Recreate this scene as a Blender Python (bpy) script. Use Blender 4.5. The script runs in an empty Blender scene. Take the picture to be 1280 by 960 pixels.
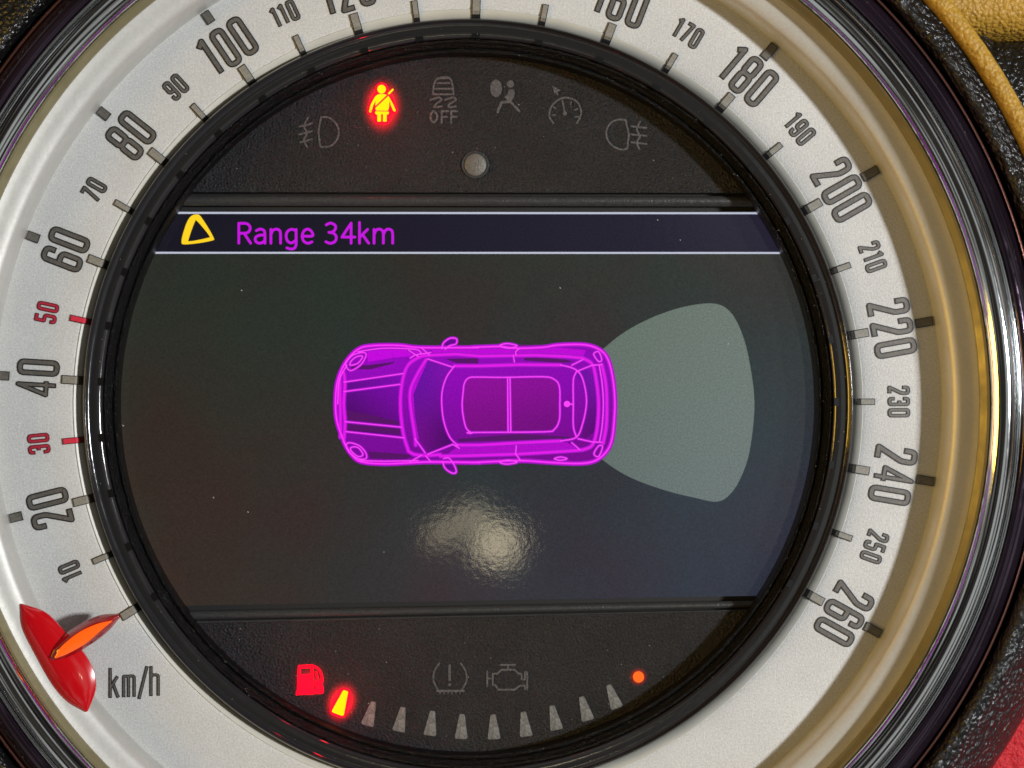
import bpy, math, random
import numpy as np
from mathutils import Vector, noise as mnoise
random.seed(7)
PI = math.pi
S = 0.015                 # one modelling unit is 1.5 cm; everything is brought to real size at the end
D = 20.0                  # camera height above the dial, modelling units
scene = bpy.context.scene
# ------------------------------------------------------------------ camera
NX, NY = 560.0, 500.0     # point of the gauge straight below the lens (photo pixels; 100 px = 1 unit on the dial)
ZP, ZD = -0.42, -0.52    # depth of the grained panels and of the display behind the dial
CX, CY = 585.0, 505.0     # centre of the dial
cam_d = bpy.data.cameras.new('camera'); cam = bpy.data.objects.new('camera', cam_d)
scene.collection.objects.link(cam)
cam.location = ((NX-CX)/100*S, (CY-NY)/100*S, D*S)
cam_d.sensor_width = 36; cam_d.lens = 36*D/12.8
cam_d.shift_x = (640-NX)/1280; cam_d.shift_y = (NY-480)/1280
cam_d.clip_start = 0.01; cam_d.clip_end = 50
cam_d.dof.use_dof = True; cam_d.dof.focus_distance = D*S*1.0; cam_d.dof.aperture_fstop = 11.0
scene.camera = cam
# ------------------------------------------------------------------ world: dim cabin interior
world = bpy.data.worlds.new('World'); scene.world = world; world.use_nodes = True
nt = world.node_tree; nt.nodes.clear()
wo = nt.nodes.new('ShaderNodeOutputWorld'); bg = nt.nodes.new('ShaderNodeBackground')
tc = nt.nodes.new('ShaderNodeTexCoord'); nz = nt.nodes.new('ShaderNodeTexNoise'); cr_ = nt.nodes.new('ShaderNodeValToRGB')
nz.inputs['Scale'].default_value = 2.6; nz.inputs['Detail'].default_value = 2.2
nt.links.new(tc.outputs['Generated'], nz.inputs['Vector']); nt.links.new(nz.outputs['Fac'], cr_.inputs['Fac'])
e = cr_.color_ramp.elements
e[0].position = 0.40; e[0].color = (0.012, 0.010, 0.012, 1)
e[1].position = 0.60; e[1].color = (0.62, 0.64, 0.63, 1)
m_ = cr_.color_ramp.elements.new(0.50); m_.color = (0.075, 0.066, 0.055, 1)
nt.links.new(cr_.outputs['Color'], bg.inputs['Color']); bg.inputs['Strength'].default_value = 0.60
nt.links.new(bg.outputs['Background'], wo.inputs['Surface'])
# ------------------------------------------------------------------ lamps (positions in modelling units)
def area(name, loc, target, size, size_y, energy, color, spread=180, roll=0):
    l = bpy.data.lights.new(name, 'AREA'); l.shape = 'RECTANGLE'
    l.size = size*S; l.size_y = size_y*S; l.energy = energy*S*S; l.color = color; l.spread = math.radians(spread)
    o = bpy.data.objects.new(name, l); scene.collection.objects.link(o)
    o.location = Vector(loc)*S
    o.rotation_euler = (Vector(target)-Vector(loc)).to_track_quat('-Z', 'Y').to_euler()
    o.rotation_euler.z += math.radians(roll)
    return o
el = math.radians(46); az = math.radians(4)
area('side_window_light', (70*math.cos(el)*math.cos(az), 70*math.cos(el)*math.sin(az), 70*math.sin(el)), (0,0,0), 6, 6, 50000, (0.97, 0.985, 1.0))
area('windscreen_light', (-4, 26, 16), (0,0,0), 16, 8, 200, (0.90, 0.95, 1.0))
area('added_warm_fill', (-36, -1, 12.5), (1,0,0.3), 10, 24, 9000, (1.0, 0.58, 0.06))  # added fill standing in for warm bounced light; no such lamp is seen
area('added_reflection_lamp_long', (0.0, -3.45, 24), (-0.05,-3.4,0), 1.75, 0.5, 17, (1.0, 0.86, 0.56), roll=-14)  # added lamp, placed to make the yellowish reflection on the display
area('added_reflection_lamp_square', (1.12, -4.0, 24), (1.07,-3.95,0), 1.05, 1.1, 42, (1.0, 0.86, 0.56), roll=28)  # further added lamp that makes the display reflection ragged
scene.view_settings.view_transform = 'Standard'; scene.view_settings.look = 'None'
scene.view_settings.exposure = 0; scene.view_settings.gamma = 1
scene.render.engine = 'CYCLES'

# ------------------------------------------------------------------ helpers
def W(px, py, z=0.0):
    k = (D-z)/D
    return ((NX-CX + (px-NX)*k)/100, (CY-NY - (py-NY)*k)/100)
def r_(pr, z=0.0): return pr/100*(D-z)/D

def link(o, parent=None):
    scene.collection.objects.link(o)
    if parent is not None: o.parent = parent
    return o
def empty(name, label=None, cat=None):
    o = bpy.data.objects.new(name, None); o.empty_display_size = 0.2; link(o)
    if label: o['label'] = label; o['category'] = cat
    return o
def mesh_obj(name, verts, faces, mat, parent=None, smooth=True, sharp=35, loc=None):
    me = bpy.data.meshes.new(name); me.from_pydata([tuple(v) for v in verts], [], faces); me.update()
    if smooth:
        me.polygons.foreach_set('use_smooth', [True]*len(me.polygons))
        me.set_sharp_from_angle(angle=math.radians(sharp))
    me.materials.append(mat)
    o = bpy.data.objects.new(name, me)
    if loc: o.location = loc
    return link(o, parent)

def mat(name, base=(0.5,0.5,0.5), rough=0.5, metal=0.0, emit=None, estr=1.0, coat=0.0, coat_rough=0.05,
        grain=0.0, gscale=60, blotch=0.0, bscale=1.5, bump=0.0, bump_scale=60, bump_detail=2, voro=0.0, vscale=18,
        spec=0.5, rvar=0.0, trans=0.0, aniso=0.0):
    m = bpy.data.materials.new(name); m.use_nodes = True
    t = m.node_tree; N = t.nodes; L = t.links
    b = N['Principled BSDF']
    b.inputs['Base Color'].default_value = (*base, 1); b.inputs['Roughness'].default_value = rough
    b.inputs['Metallic'].default_value = metal; b.inputs['Coat Weight'].default_value = coat
    b.inputs['Coat Roughness'].default_value = coat_rough; b.inputs['Specular IOR Level'].default_value = spec
    b.inputs['Transmission Weight'].default_value = trans
    c = N.new('ShaderNodeTexCoord')
    def nse(scale, detail=2, rgh=0.5):
        n = N.new('ShaderNodeTexNoise'); n.inputs['Scale'].default_value = scale; n.inputs['Detail'].default_value = detail
        n.inputs['Roughness'].default_value = rgh
        L.new(c.outputs['Object'], n.inputs['Vector']); return n
    src = None
    def scale_by(n, amt, src, lo=0.3, hi=0.7):
        mr = N.new('ShaderNodeMapRange'); mr.inputs['From Min'].default_value = lo; mr.inputs['From Max'].default_value = hi
        mr.inputs['To Min'].default_value = 1-amt; mr.inputs['To Max'].default_value = 1+amt
        L.new(n.outputs['Fac'], mr.inputs['Value'])
        mx = N.new('ShaderNodeMix'); mx.data_type = 'RGBA'; mx.blend_type = 'MULTIPLY'; mx.inputs['Factor'].default_value = 1
        if src is None: mx.inputs['A'].default_value = (*base, 1)
        else: L.new(src, mx.inputs['A'])
        L.new(mr.outputs['Result'], mx.inputs['B'])
        return mx.outputs['Result']
    if grain: src = scale_by(nse(gscale, 2, 0.7), grain, src)
    if blotch: src = scale_by(nse(bscale, 5, 0.6), blotch, src)
    if src is not None: L.new(src, b.inputs['Base Color'])
    if rvar:
        n = nse(3.1, 6, 0.7); mr = N.new('ShaderNodeMapRange')
        mr.inputs['From Min'].default_value = 0.35; mr.inputs['From Max'].default_value = 0.65
        mr.inputs['To Min'].default_value = max(0.01, rough-rvar); mr.inputs['To Max'].default_value = rough+rvar
        L.new(n.outputs['Fac'], mr.inputs['Value']); L.new(mr.outputs['Result'], b.inputs['Roughness'])
    prev = None
    if voro:
        v = N.new('ShaderNodeTexVoronoi'); v.inputs['Scale'].default_value = vscale; v.feature = 'F1'
        dn = nse(vscale*0.35, 3); mx = N.new('ShaderNodeMix'); mx.data_type = 'VECTOR'; mx.inputs['Factor'].default_value = 0.06
        L.new(c.outputs['Object'], mx.inputs['A']); L.new(dn.outputs['Color'], mx.inputs['B']); L.new(mx.outputs['Result'], v.inputs['Vector'])
        bm = N.new('ShaderNodeBump'); bm.invert = True; bm.inputs['Strength'].default_value = 1; bm.inputs['Distance'].default_value = voro*S
        L.new(v.outputs['Distance'], bm.inputs['Height']); prev = bm.outputs['Normal']
    if bump:
        n = nse(bump_scale, bump_detail, 0.6)
        bm = N.new('ShaderNodeBump'); bm.inputs['Strength'].default_value = 1; bm.inputs['Distance'].default_value = bump*S
        L.new(n.outputs['Fac'], bm.inputs['Height'])
        if prev is not None: L.new(prev, bm.inputs['Normal'])
        prev = bm.outputs['Normal']
    if prev is not None:
        L.new(prev, b.inputs['Normal']); L.new(prev, b.inputs['Coat Normal'])
    if emit is not None:
        b.inputs['Emission Color'].default_value = (*emit, 1); b.inputs['Emission Strength'].default_value = estr
    return m

# ---- 2D shapes: union of strokes and polygons as a distance field -> outline loops -> solid
def fillet(pts, r, closed=False, n=5):
    pts = [np.array(p, float) for p in pts]; out = []; N_ = len(pts)
    for i, p in enumerate(pts):
        if not closed and i in (0, N_-1): out.append(p); continue
        a = pts[i-1]; b = pts[(i+1) % N_]
        u = a-p; v = b-p; lu = np.linalg.norm(u); lv = np.linalg.norm(v)
        rr = r[i] if isinstance(r, (list, tuple)) else r
        q = min(rr, lu*0.49, lv*0.49)
        if q <= 0.01: out.append(p); continue
        A = p+u/lu*q; B = p+v/lv*q
        for k in range(n+1):
            t = k/n; out.append((1-t)**2*A + 2*t*(1-t)*p + t*t*B)
    if closed: out.append(out[0])
    return out
def cr(pts, n=6, closed=False):
    P = [np.array(p, float) for p in pts]
    if closed: P = [P[-1]]+P+[P[0], P[1]]
    else: P = [2*P[0]-P[1]]+P+[2*P[-1]-P[-2]]
    out = []
    for i in range(1, len(P)-2):
        for k in range(n):
            t = k/n
            out.append(0.5*((2*P[i]) + (-P[i-1]+P[i+1])*t + (2*P[i-1]-5*P[i]+4*P[i+1]-P[i+2])*t*t + (-P[i-1]+3*P[i]-3*P[i+1]+P[i+2])*t**3))
    out.append(P[-2]); return out
def arc(cx, cy, rx, ry, a0, a1, n=20):
    return [np.array((cx+rx*math.cos(math.radians(a0+(a1-a0)*k/n)), cy+ry*math.sin(math.radians(a0+(a1-a0)*k/n)))) for k in range(n+1)]
def st(pts, w, cap='round'): return ('s', [tuple(p) for p in pts], w/2, cap)
def pg(pts): return ('p', [tuple(p) for p in pts], 0, None)
def cut(shape): return ('c', shape, 0, None)

def sdf_one(s, X, Y):
    kind, pts, hw, cap = s
    if kind == 's':
        d = np.full(X.shape, 1e9); n = len(pts)
        closed = n > 2 and abs(pts[0][0]-pts[-1][0])+abs(pts[0][1]-pts[-1][1]) < 1e-6
        for i in range(n-1):
            ax, ay = pts[i]; bx, by = pts[i+1]
            L_ = math.hypot(bx-ax, by-ay)
            if L_ < 1e-6: continue
            ux, uy = (bx-ax)/L_, (by-ay)/L_
            t = (X-ax)*ux+(Y-ay)*uy; q = np.abs(-(X-ax)*uy+(Y-ay)*ux)
            lo = 0.0; hi = L_
            if cap == 'flat' and not closed and (i == 0 or i == n-2):
                # flat ends: an oriented box for the open end, round towards the inside
                d0 = np.hypot(t-np.clip(t, lo, hi), q)-hw
                if i == 0: d0 = np.maximum(d0, -t)
                if i == n-2: d0 = np.maximum(d0, t-L_)
            else: d0 = np.hypot(t-np.clip(t, lo, hi), q)-hw
            d = np.minimum(d, d0)
        return d
    if kind == 'p':
        d = np.full(X.shape, 1e9); inside = np.zeros(X.shape, bool); n = len(pts)
        for i in range(n):
            ax, ay = pts[i]; bx, by = pts[(i+1) % n]
            ex, ey = bx-ax, by-ay; L2 = ex*ex+ey*ey
            if L2 < 1e-12: continue
            t = np.clip(((X-ax)*ex+(Y-ay)*ey)/L2, 0, 1)
            d = np.minimum(d, np.hypot(X-ax-t*ex, Y-ay-t*ey))
            c = ((ay > Y) != (by > Y))
            if abs(ey) > 1e-12: inside ^= c & (X < ex*(Y-ay)/ey+ax)
        return np.where(inside, -d, d)
def sdf(shapes, X, Y):
    d = np.full(X.shape, 1e9)
    for s in shapes:
        if s[0] == 'c': d = np.maximum(d, -sdf_one(s[1], X, Y))
        else: d = np.minimum(d, sdf_one(s, X, Y))
    return d
def contours(shapes, step=0.5, grow=0.0):
    allp = [p for s in shapes if s[0] != 'c' for p in s[1]]; mh = max([s[2] for s in shapes if s[0] != 'c']+[0])
    m = mh+abs(grow)+3*step
    x0 = min(p[0] for p in allp)-m; x1 = max(p[0] for p in allp)+m
    y0 = min(p[1] for p in allp)-m; y1 = max(p[1] for p in allp)+m
    nx = int((x1-x0)/step)+2; ny = int((y1-y0)/step)+2
    xs = x0+np.arange(nx)*step+0.00137; ys = y0+np.arange(ny)*step+0.00119
    X, Y = np.meshgrid(xs, ys)
    F = sdf(shapes, X, Y)-grow
    F[np.abs(F) < 1e-6] = 1e-6
    ins = F < 0
    mix = (ins[:-1,:-1].astype(int)+ins[:-1,1:]+ins[1:,:-1]+ins[1:,1:])
    jj, ii = np.where((mix > 0) & (mix < 4))
    nxt = {}
    def ep(a):  # edge key -> point
        j, i, o = a
        if o == 0: f0, f1 = F[j,i], F[j,i+1]; t = f0/(f0-f1); return (xs[i]+t*step, ys[j])
        f0, f1 = F[j,i], F[j+1,i]; t = f0/(f0-f1); return (xs[i], ys[j]+t*step)
    for j, i in zip(jj.tolist(), ii.tolist()):
        c = [ins[j,i], ins[j,i+1], ins[j+1,i+1], ins[j+1,i]]
        E = [(j,i,0), (j,i+1,1), (j+1,i,0), (j,i,1)]   # bottom,right,top,left ; walking corners ccw 0,1,2,3
        enter = []; leave = []
        for k in range(4):
            a, b = c[k], c[(k+1) % 4]
            if a and not b: leave.append(E[k])
            if b and not a: enter.append(E[k])
        if len(leave) == 1: nxt[leave[0]] = enter[0]
        else:
            for k in range(4):
                if c[k] and not c[(k+1) % 4]:
                    nxt[E[k]] = E[(k-1) % 4] if not c[(k-1) % 4] else E[(k+1)%4]
    loops = []; seen = set()
    for s0 in list(nxt):
        if s0 in seen: continue
        lp = []; k = s0
        while k not in seen and k in nxt:
            seen.add(k); lp.append(ep(k)); k = nxt[k]
        if len(lp) > 5: loops.append(lp)
    out = []
    for lp in loops:
        P = np.array(lp)
        def dp(a, b):
            if b <= a+1: return []
            A = P[a]; B = P[b]; e_ = B-A; L_ = np.hypot(*e_)
            seg = P[a+1:b]-A
            dd = np.abs(seg[:,0]*e_[1]-seg[:,1]*e_[0])/L_ if L_ > 1e-9 else np.hypot(seg[:,0], seg[:,1])
            k = int(dd.argmax())
            if dd[k] < 0.06: return []
            k += a+1
            return dp(a, k)+[k]+dp(k, b)
        h = len(P)//2
        idx = [0]+dp(0, h)+[h]+dp(h, len(P)-1)
        q = P[idx]
        if len(q) >= 3: out.append(q)
    return out
def solid_from(loops, name, thick, bevel=0.0):
    cu = bpy.data.curves.new(name, 'CURVE'); cu.dimensions = '2D'; cu.fill_mode = 'BOTH'
    cu.extrude = max(thick/2-bevel, 0.0001); cu.bevel_depth = bevel; cu.bevel_resolution = 1; cu.offset = -bevel
    for lp in loops:
        sp = cu.splines.new('POLY'); sp.points.add(len(lp)-1); sp.use_cyclic_u = True
        co = np.zeros((len(lp), 4)); co[:,:2] = lp; co[:,3] = 1
        sp.points.foreach_set('co', co.ravel())
    ob = bpy.data.objects.new(name, cu)
    me = bpy.data.meshes.new_from_object(ob)
    bpy.data.objects.remove(ob); bpy.data.curves.remove(cu)
    return me
def shape(name, shapes, material, parent, z, thick=0.012, step=0.5, grow=0.0, bevel=0.0, label=None):
    """flat solid given in photo pixels; its underside lies at height z"""
    loops = contours(shapes, step, grow)
    allp = np.vstack(loops); c = (allp.min(0)+allp.max(0))/2
    k = (D-z)/D/100
    loops = [np.column_stack(((l[:,0]-c[0])*k, -(l[:,1]-c[1])*k)) for l in loops]
    me = solid_from(loops, name, thick, bevel); me.materials.clear(); me.materials.append(material)
    o = bpy.data.objects.new(name, me); x, y = W(c[0], c[1], z); o.location = (x, y, z+thick/2)
    if label: o['label'] = label
    return link(o, parent)

def lathe(name, prof, material, parent, seg=256, a0=0, a1=360, closed=False, disp=None, sharp=35):
    full = abs(a1-a0) >= 360; n = seg if full else seg+1
    V = []; F = []; m = len(prof)
    for i in range(n):
        a = math.radians(a0+(a1-a0)*i/seg)
        for k, (r, z) in enumerate(prof):
            if disp: dr, dz = disp(a, k, r, z); r += dr; z += dz
            V.append((r*math.cos(a), r*math.sin(a), z))
    for i in range(seg):
        j = (i+1) % n if full else i+1
        for k in range(m if closed else m-1):
            q = (k+1) % m
            F.append((i*m+k, i*m+q, j*m+q, j*m+k))
    if closed and not full:
        F.append(tuple(range(m))); F.append(tuple((n-1)*m+k for k in reversed(range(m))))
    return mesh_obj(name, V, F, material, parent, sharp=sharp)
def smoothprof(pts, n=5): return [tuple(p) for p in cr(pts, n)]

# ------------------------------------------------------------------ materials
M = {}
M['silver'] = mat('silver_dial_paint', (0.55,0.55,0.535), 0.55, 0.0, spec=0.35, grain=0.13, gscale=40, blotch=0.06, bscale=0.9, bump=0.006, bump_scale=45)
M['wall'] = mat('silver_satin_wall', (0.53,0.52,0.48), 0.46, 0.3, grain=0.05, gscale=30, blotch=0.05, bump=0.002, bump_scale=8)
M['ivory'] = mat('ivory_light_guide', (0.55,0.54,0.48), 0.35, 0.0, blotch=0.08, bscale=2)
M['ink'] = mat('grey_brown_ink', (0.125,0.115,0.10), 0.42, 0.2, grain=0.25, gscale=30, blotch=0.15, bscale=3)
M['ink_edge'] = mat('dark_ink_edge', (0.018,0.017,0.017), 0.4)
M['red_ink'] = mat('red_ink', (0.42,0.022,0.045), 0.4, grain=0.15, gscale=30)
M['red_edge'] = mat('dark_red_ink_edge', (0.10,0.01,0.02), 0.4)
M['ring'] = mat('black_gloss_ring', (0.018,0.018,0.0185), 0.13, 0.0, coat=0.3, coat_rough=0.04, rvar=0.04, bump=0.002, bump_scale=6)
M['ringgrain'] = mat('black_grained_ring', (0.0022,0.0022,0.0022), 0.28, spec=0.22, bump=0.04, bump_scale=42, bump_detail=3)
M['panel'] = mat('black_grained_plastic', (0.022,0.023,0.0255), 0.40, bump=0.085, bump_scale=34, bump_detail=3, grain=0.75, gscale=52, blotch=0.2, bscale=1.2)
M['bar'] = mat('black_satin_bar', (0.034,0.034,0.033), 0.38, bump=0.008, bump_scale=42, grain=0.3, gscale=30)
M['icon_off'] = mat('unlit_symbol_print', (0.088,0.081,0.078), 0.6, spec=0.2, grain=0.5, gscale=38)
M['bar_off'] = mat('unlit_fuel_bar_print', (0.15,0.147,0.135), 0.55, spec=0.2, grain=0.4, gscale=30, blotch=0.3, bscale=9)
M['dome'] = mat('sensor_dome_plastic', (0.13,0.118,0.10), 0.42, grain=0.3, gscale=38, bump=0.01, bump_scale=40)
M['chrome'] = mat('polished_chrome', (0.78,0.80,0.80), 0.07, 1.0, rvar=0.02, bump=0.0012, bump_scale=2.0, bump_detail=1, blotch=0.05, bscale=2.2)
M['lip'] = mat('brass_toned_lip', (0.22,0.19,0.10), 0.42, 0.3, blotch=0.05, bscale=5, rvar=0.1)
M['trim'] = mat('black_trim_violet_reflection', (0.050,0.032,0.052), 0.10, 0.8, coat=0.5, blotch=0.3, bscale=0.7, rvar=0.08)  # violet reflection put into the base colour of black gloss trim
M['redline'] = mat('copper_edge', (0.30,0.13,0.10), 0.25, 0.8)
M['leather'] = mat('black_leather', (0.007,0.0072,0.0072), 0.17, voro=0.035, vscale=15, spec=0.6, bump=0.016, bump_scale=38, bump_detail=2, rvar=0.08)
M['yellow'] = mat('yellow_leather', (0.44,0.24,0.025), 0.5, voro=0.02, vscale=20, bump=0.010, bump_scale=34, grain=0.12, gscale=14)
M['needle'] = mat('red_needle_plastic', (0.55,0.003,0.008), 0.18, coat=1.0, coat_rough=0.03)
M['orange'] = mat('orange_insert', (0.75,0.10,0.008), 0.3, emit=(1.0,0.10,0.0), estr=0.5, coat=0.6)
M['pointer'] = mat('clear_red_plastic', (0.28,0.003,0.006), 0.12, coat=1.0, coat_rough=0.02)
M['redcloth'] = mat('red_upholstery', (0.55,0.006,0.012), 0.7, bump=0.05, bump_scale=12, grain=0.2, gscale=20)
M['tick_reflection'] = mat('dull_black_reflection', (0.0045,0.0045,0.0045), 0.35, spec=0.3)
M['base'] = mat('black_underlay', (0.008,0.008,0.008), 0.7)
M['dust'] = mat('pale_dust', (0.7,0.7,0.68), 0.8)
def led(name, c, s): return mat(name, (0.004,0.004,0.004), 0.5, spec=0.12, emit=c, estr=s)
M['amber'] = led('amber_lit_symbol', (1.0,0.60,0.0), 1.5)
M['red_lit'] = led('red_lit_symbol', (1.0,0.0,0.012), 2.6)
M['dot'] = led('orange_lit_dot', (1.0,0.16,0.01), 1.0)

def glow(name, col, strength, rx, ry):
    # panel plastic with the red glow around a lit symbol painted as fading emission
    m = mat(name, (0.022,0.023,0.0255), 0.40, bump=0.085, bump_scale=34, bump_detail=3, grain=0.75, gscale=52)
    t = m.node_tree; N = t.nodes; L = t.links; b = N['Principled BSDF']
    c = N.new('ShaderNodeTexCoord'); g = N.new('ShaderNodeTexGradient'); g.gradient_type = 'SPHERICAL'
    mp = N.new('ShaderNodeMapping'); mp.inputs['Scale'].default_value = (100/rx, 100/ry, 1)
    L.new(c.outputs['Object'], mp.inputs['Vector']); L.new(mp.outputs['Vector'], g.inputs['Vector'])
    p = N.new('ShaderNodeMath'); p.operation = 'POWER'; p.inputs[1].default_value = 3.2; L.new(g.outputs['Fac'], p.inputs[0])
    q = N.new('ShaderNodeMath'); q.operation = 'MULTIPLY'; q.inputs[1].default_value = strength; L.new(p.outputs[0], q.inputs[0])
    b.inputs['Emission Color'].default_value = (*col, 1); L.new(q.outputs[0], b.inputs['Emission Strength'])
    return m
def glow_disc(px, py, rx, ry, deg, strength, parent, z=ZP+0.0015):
    material = glow('painted_glow_plastic', (1.0,0.0,0.015), strength, rx, ry)
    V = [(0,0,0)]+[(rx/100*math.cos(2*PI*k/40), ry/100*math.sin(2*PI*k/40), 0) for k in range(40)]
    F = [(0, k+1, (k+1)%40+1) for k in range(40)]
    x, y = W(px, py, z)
    o = mesh_obj('painted_glow_disc', V, F, material, parent, smooth=False, loc=(x,y,z))
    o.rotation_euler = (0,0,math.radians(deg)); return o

# display materials: an LCD that gives off its own picture and painted reflected tints under a faintly grained glossy cover
def lcd(name, c00, c10, c01, c11, strength=1.0, gx=4.4, gy=2.6, haze=0):
    m = mat(name, (0.004,0.004,0.004), 0.035, bump=0.0008, bump_scale=12, bump_detail=5, spec=0.4)
    t = m.node_tree; N = t.nodes; L = t.links; b = N['Principled BSDF']
    c = N.new('ShaderNodeTexCoord'); sx = N.new('ShaderNodeSeparateXYZ'); L.new(c.outputs['Object'], sx.inputs['Vector'])
    def rng(o, g):
        r = N.new('ShaderNodeMapRange'); r.interpolation_type = 'SMOOTHSTEP'
        r.inputs['From Min'].default_value = -g; r.inputs['From Max'].default_value = g; L.new(o, r.inputs['Value']); return r.outputs['Result']
    X = rng(sx.outputs['X'], gx); Y = rng(sx.outputs['Y'], gy)
    def mx(f, a, b_):
        x = N.new('ShaderNodeMix'); x.data_type = 'RGBA'; L.new(f, x.inputs['Factor'])
        for s_, v in (('A', a), ('B', b_)):
            if isinstance(v, tuple): x.inputs[s_].default_value = (*v, 1)
            else: L.new(v, x.inputs[s_])
        return x.outputs['Result']
    col = mx(Y, mx(X, c00, c10), mx(X, c01, c11))
    if haze:  # uneven brown-green reflected haze painted into the emitted colour
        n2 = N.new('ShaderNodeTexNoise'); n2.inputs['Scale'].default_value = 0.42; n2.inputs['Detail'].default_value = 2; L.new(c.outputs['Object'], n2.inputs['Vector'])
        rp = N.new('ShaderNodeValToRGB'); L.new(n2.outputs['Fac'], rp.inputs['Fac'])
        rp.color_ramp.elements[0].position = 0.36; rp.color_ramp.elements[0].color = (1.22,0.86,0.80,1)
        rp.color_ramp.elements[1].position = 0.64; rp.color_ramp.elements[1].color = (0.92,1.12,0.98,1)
        m3 = N.new('ShaderNodeMix'); m3.data_type = 'RGBA'; m3.blend_type = 'MULTIPLY'; m3.inputs['Factor'].default_value = haze
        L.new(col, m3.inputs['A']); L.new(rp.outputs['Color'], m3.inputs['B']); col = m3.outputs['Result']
    nz = N.new('ShaderNodeTexNoise'); nz.inputs['Scale'].default_value = 45; nz.inputs['Detail'].default_value = 1; L.new(c.outputs['Object'], nz.inputs['Vector'])
    mr = N.new('ShaderNodeMapRange'); mr.inputs['From Min'].default_value = 0.25; mr.inputs['From Max'].default_value = 0.75
    mr.inputs['To Min'].default_value = 0.82; mr.inputs['To Max'].default_value = 1.18; L.new(nz.outputs['Fac'], mr.inputs['Value'])
    mm = N.new('ShaderNodeMix'); mm.data_type = 'RGBA'; mm.blend_type = 'MULTIPLY'; mm.inputs['Factor'].default_value = 1
    L.new(col, mm.inputs['A']); L.new(mr.outputs['Result'], mm.inputs['B'])
    L.new(mm.outputs['Result'], b.inputs['Emission Color']); b.inputs['Emission Strength'].default_value = strength
    return m
def lin(r, g, b):
    f = lambda v: ((v/255+0.055)/1.055)**2.4 if v/255 > 0.04045 else v/255/12.92
    return (f(r), f(g), f(b))
M['lcd'] = lcd('display_background', lin(50,42,37), lin(42,50,66), lin(37,42,37), lin(48,54,52), haze=0.9)  # display's own grey gradient plus a brownish reflection painted into the emission
M['lcd_head'] = lcd('display_header', lin(20,18,30), lin(38,34,54), lin(20,18,30), lin(36,33,50))
M['lcd_white'] = led('display_white', lin(190,194,212), 1.0)
M['lcd_cone'] = lcd('display_sensor_zone', lin(94,108,104), lin(104,116,114), lin(98,112,102), lin(108,120,112), gx=1.5, gy=1.5)
M['lcd_text'] = led('display_magenta', lin(198,8,224), 1.0)
M['lcd_line'] = led('display_pink_line', lin(255,64,250), 1.0)
M['lcd_line2'] = led('display_bright_magenta', lin(228,10,234), 1.0)
M['lcd_fill'] = lcd('display_violet', lin(120,0,150), lin(118,0,140), lin(150,0,190), lin(140,0,180), gx=1.7, gy=0.7)
M['lcd_hood'] = lcd('display_deep_violet', lin(56,0,68), lin(96,0,128), lin(96,2,140), lin(128,0,176), gx=0.5, gy=0.45)
M['lcd_glass'] = lcd('display_blue_violet', lin(110,4,132), lin(74,0,100), lin(100,10,160), lin(126,8,170), gx=0.25, gy=0.5)
M['lcd_roof'] = lcd('display_plum', lin(120,4,128), lin(112,4,124), lin(140,6,152), lin(136,6,148), gx=0.6, gy=0.4)
M['lcd_dark'] = led('display_shadow_plum', lin(82,0,98), 1.0)
M['lcd_side'] = lcd('display_side_magenta', lin(170,0,196), lin(176,0,200), lin(196,0,222), lin(190,0,214), gx=1.6, gy=0.7)
M['lcd_side2'] = led('display_line_glow', lin(158,0,190), 1.0)
M['lcd_halo'] = led('display_dim_violet', lin(98,6,112), 1.0)
M['lcd_yel'] = led('display_yellow', lin(255,212,30), 1.0)

# ------------------------------------------------------------------ surroundings
under = mesh_obj('dashboard', [(-14,-12,-1.2),(14,-12,-1.2),(14,12,-1.2),(-14,12,-1.2)], [(0,1,2,3)], M['base'], smooth=False)
under['kind'] = 'structure'

gauge = empty('speedometer', 'round silver car speedometer with chrome rim, red needle and lit display in its middle', 'speedometer')
# ---- outer walls and rims (all turned about the dial's axis)
lathe('dial_face', [(r_(481,-.10),-0.16),(r_(482.5,-.08),-0.09),(r_(493),-0.012),(r_(498),0),(r_(515),0.004),(r_(560),0.004),(r_(591),0.0),(r_(596),-0.01)], M['silver'], gauge, sharp=50)
dial = bpy.data.objects['dial_face']
lathe('light_guide', [(r_(482.2,-.06),-0.075),(r_(483.5,-.05),-0.052),(r_(490),-0.006),(r_(493),0.006),(r_(494),-0.01)], M['ivory'], gauge, sharp=60)
wall_p = smoothprof([(r_(592),-0.01),(r_(593,.03),0.04),(r_(596,.15),0.15),(r_(600,.27),0.26),(r_(605,.35),0.345),(r_(610,.39),0.39),(r_(618,.43),0.425),(r_(630,.46),0.462),(r_(639,.50),0.50)], 5)
lathe('side_wall', wall_p, M['wall'], gauge, 320, sharp=70)
lathe('clear_lip', [(r_(638.5,.5),0.49),(r_(639.5,.60),0.60),(r_(648,.66),0.665),(r_(650,.70),0.70),(r_(651.5,.73),0.725),(r_(652.5,.70),0.69)], M['lip'], gauge, 320, sharp=30)
ch = [(6.445-0.158*math.cos(PI*k/24), 0.69+0.165*math.sin(PI*k/24)) for k in range(24)]+[(6.628-0.026*math.cos(PI*k/8), 0.735+0.035*math.sin(PI*k/8)) for k in range(9)]+[(6.656,0.66)]
lathe('chrome_bezel', ch, M['chrome'], gauge, 512, sharp=75)
lathe('trim_ring', smoothprof([(r_(691,.68),0.68),(r_(692.5,.75),0.748),(r_(700,.78),0.78),(r_(709,.74),0.73),(r_(715,.62),0.62),(r_(717,.5),0.48)], 4), M['trim'], gauge, 512, sharp=60)
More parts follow.
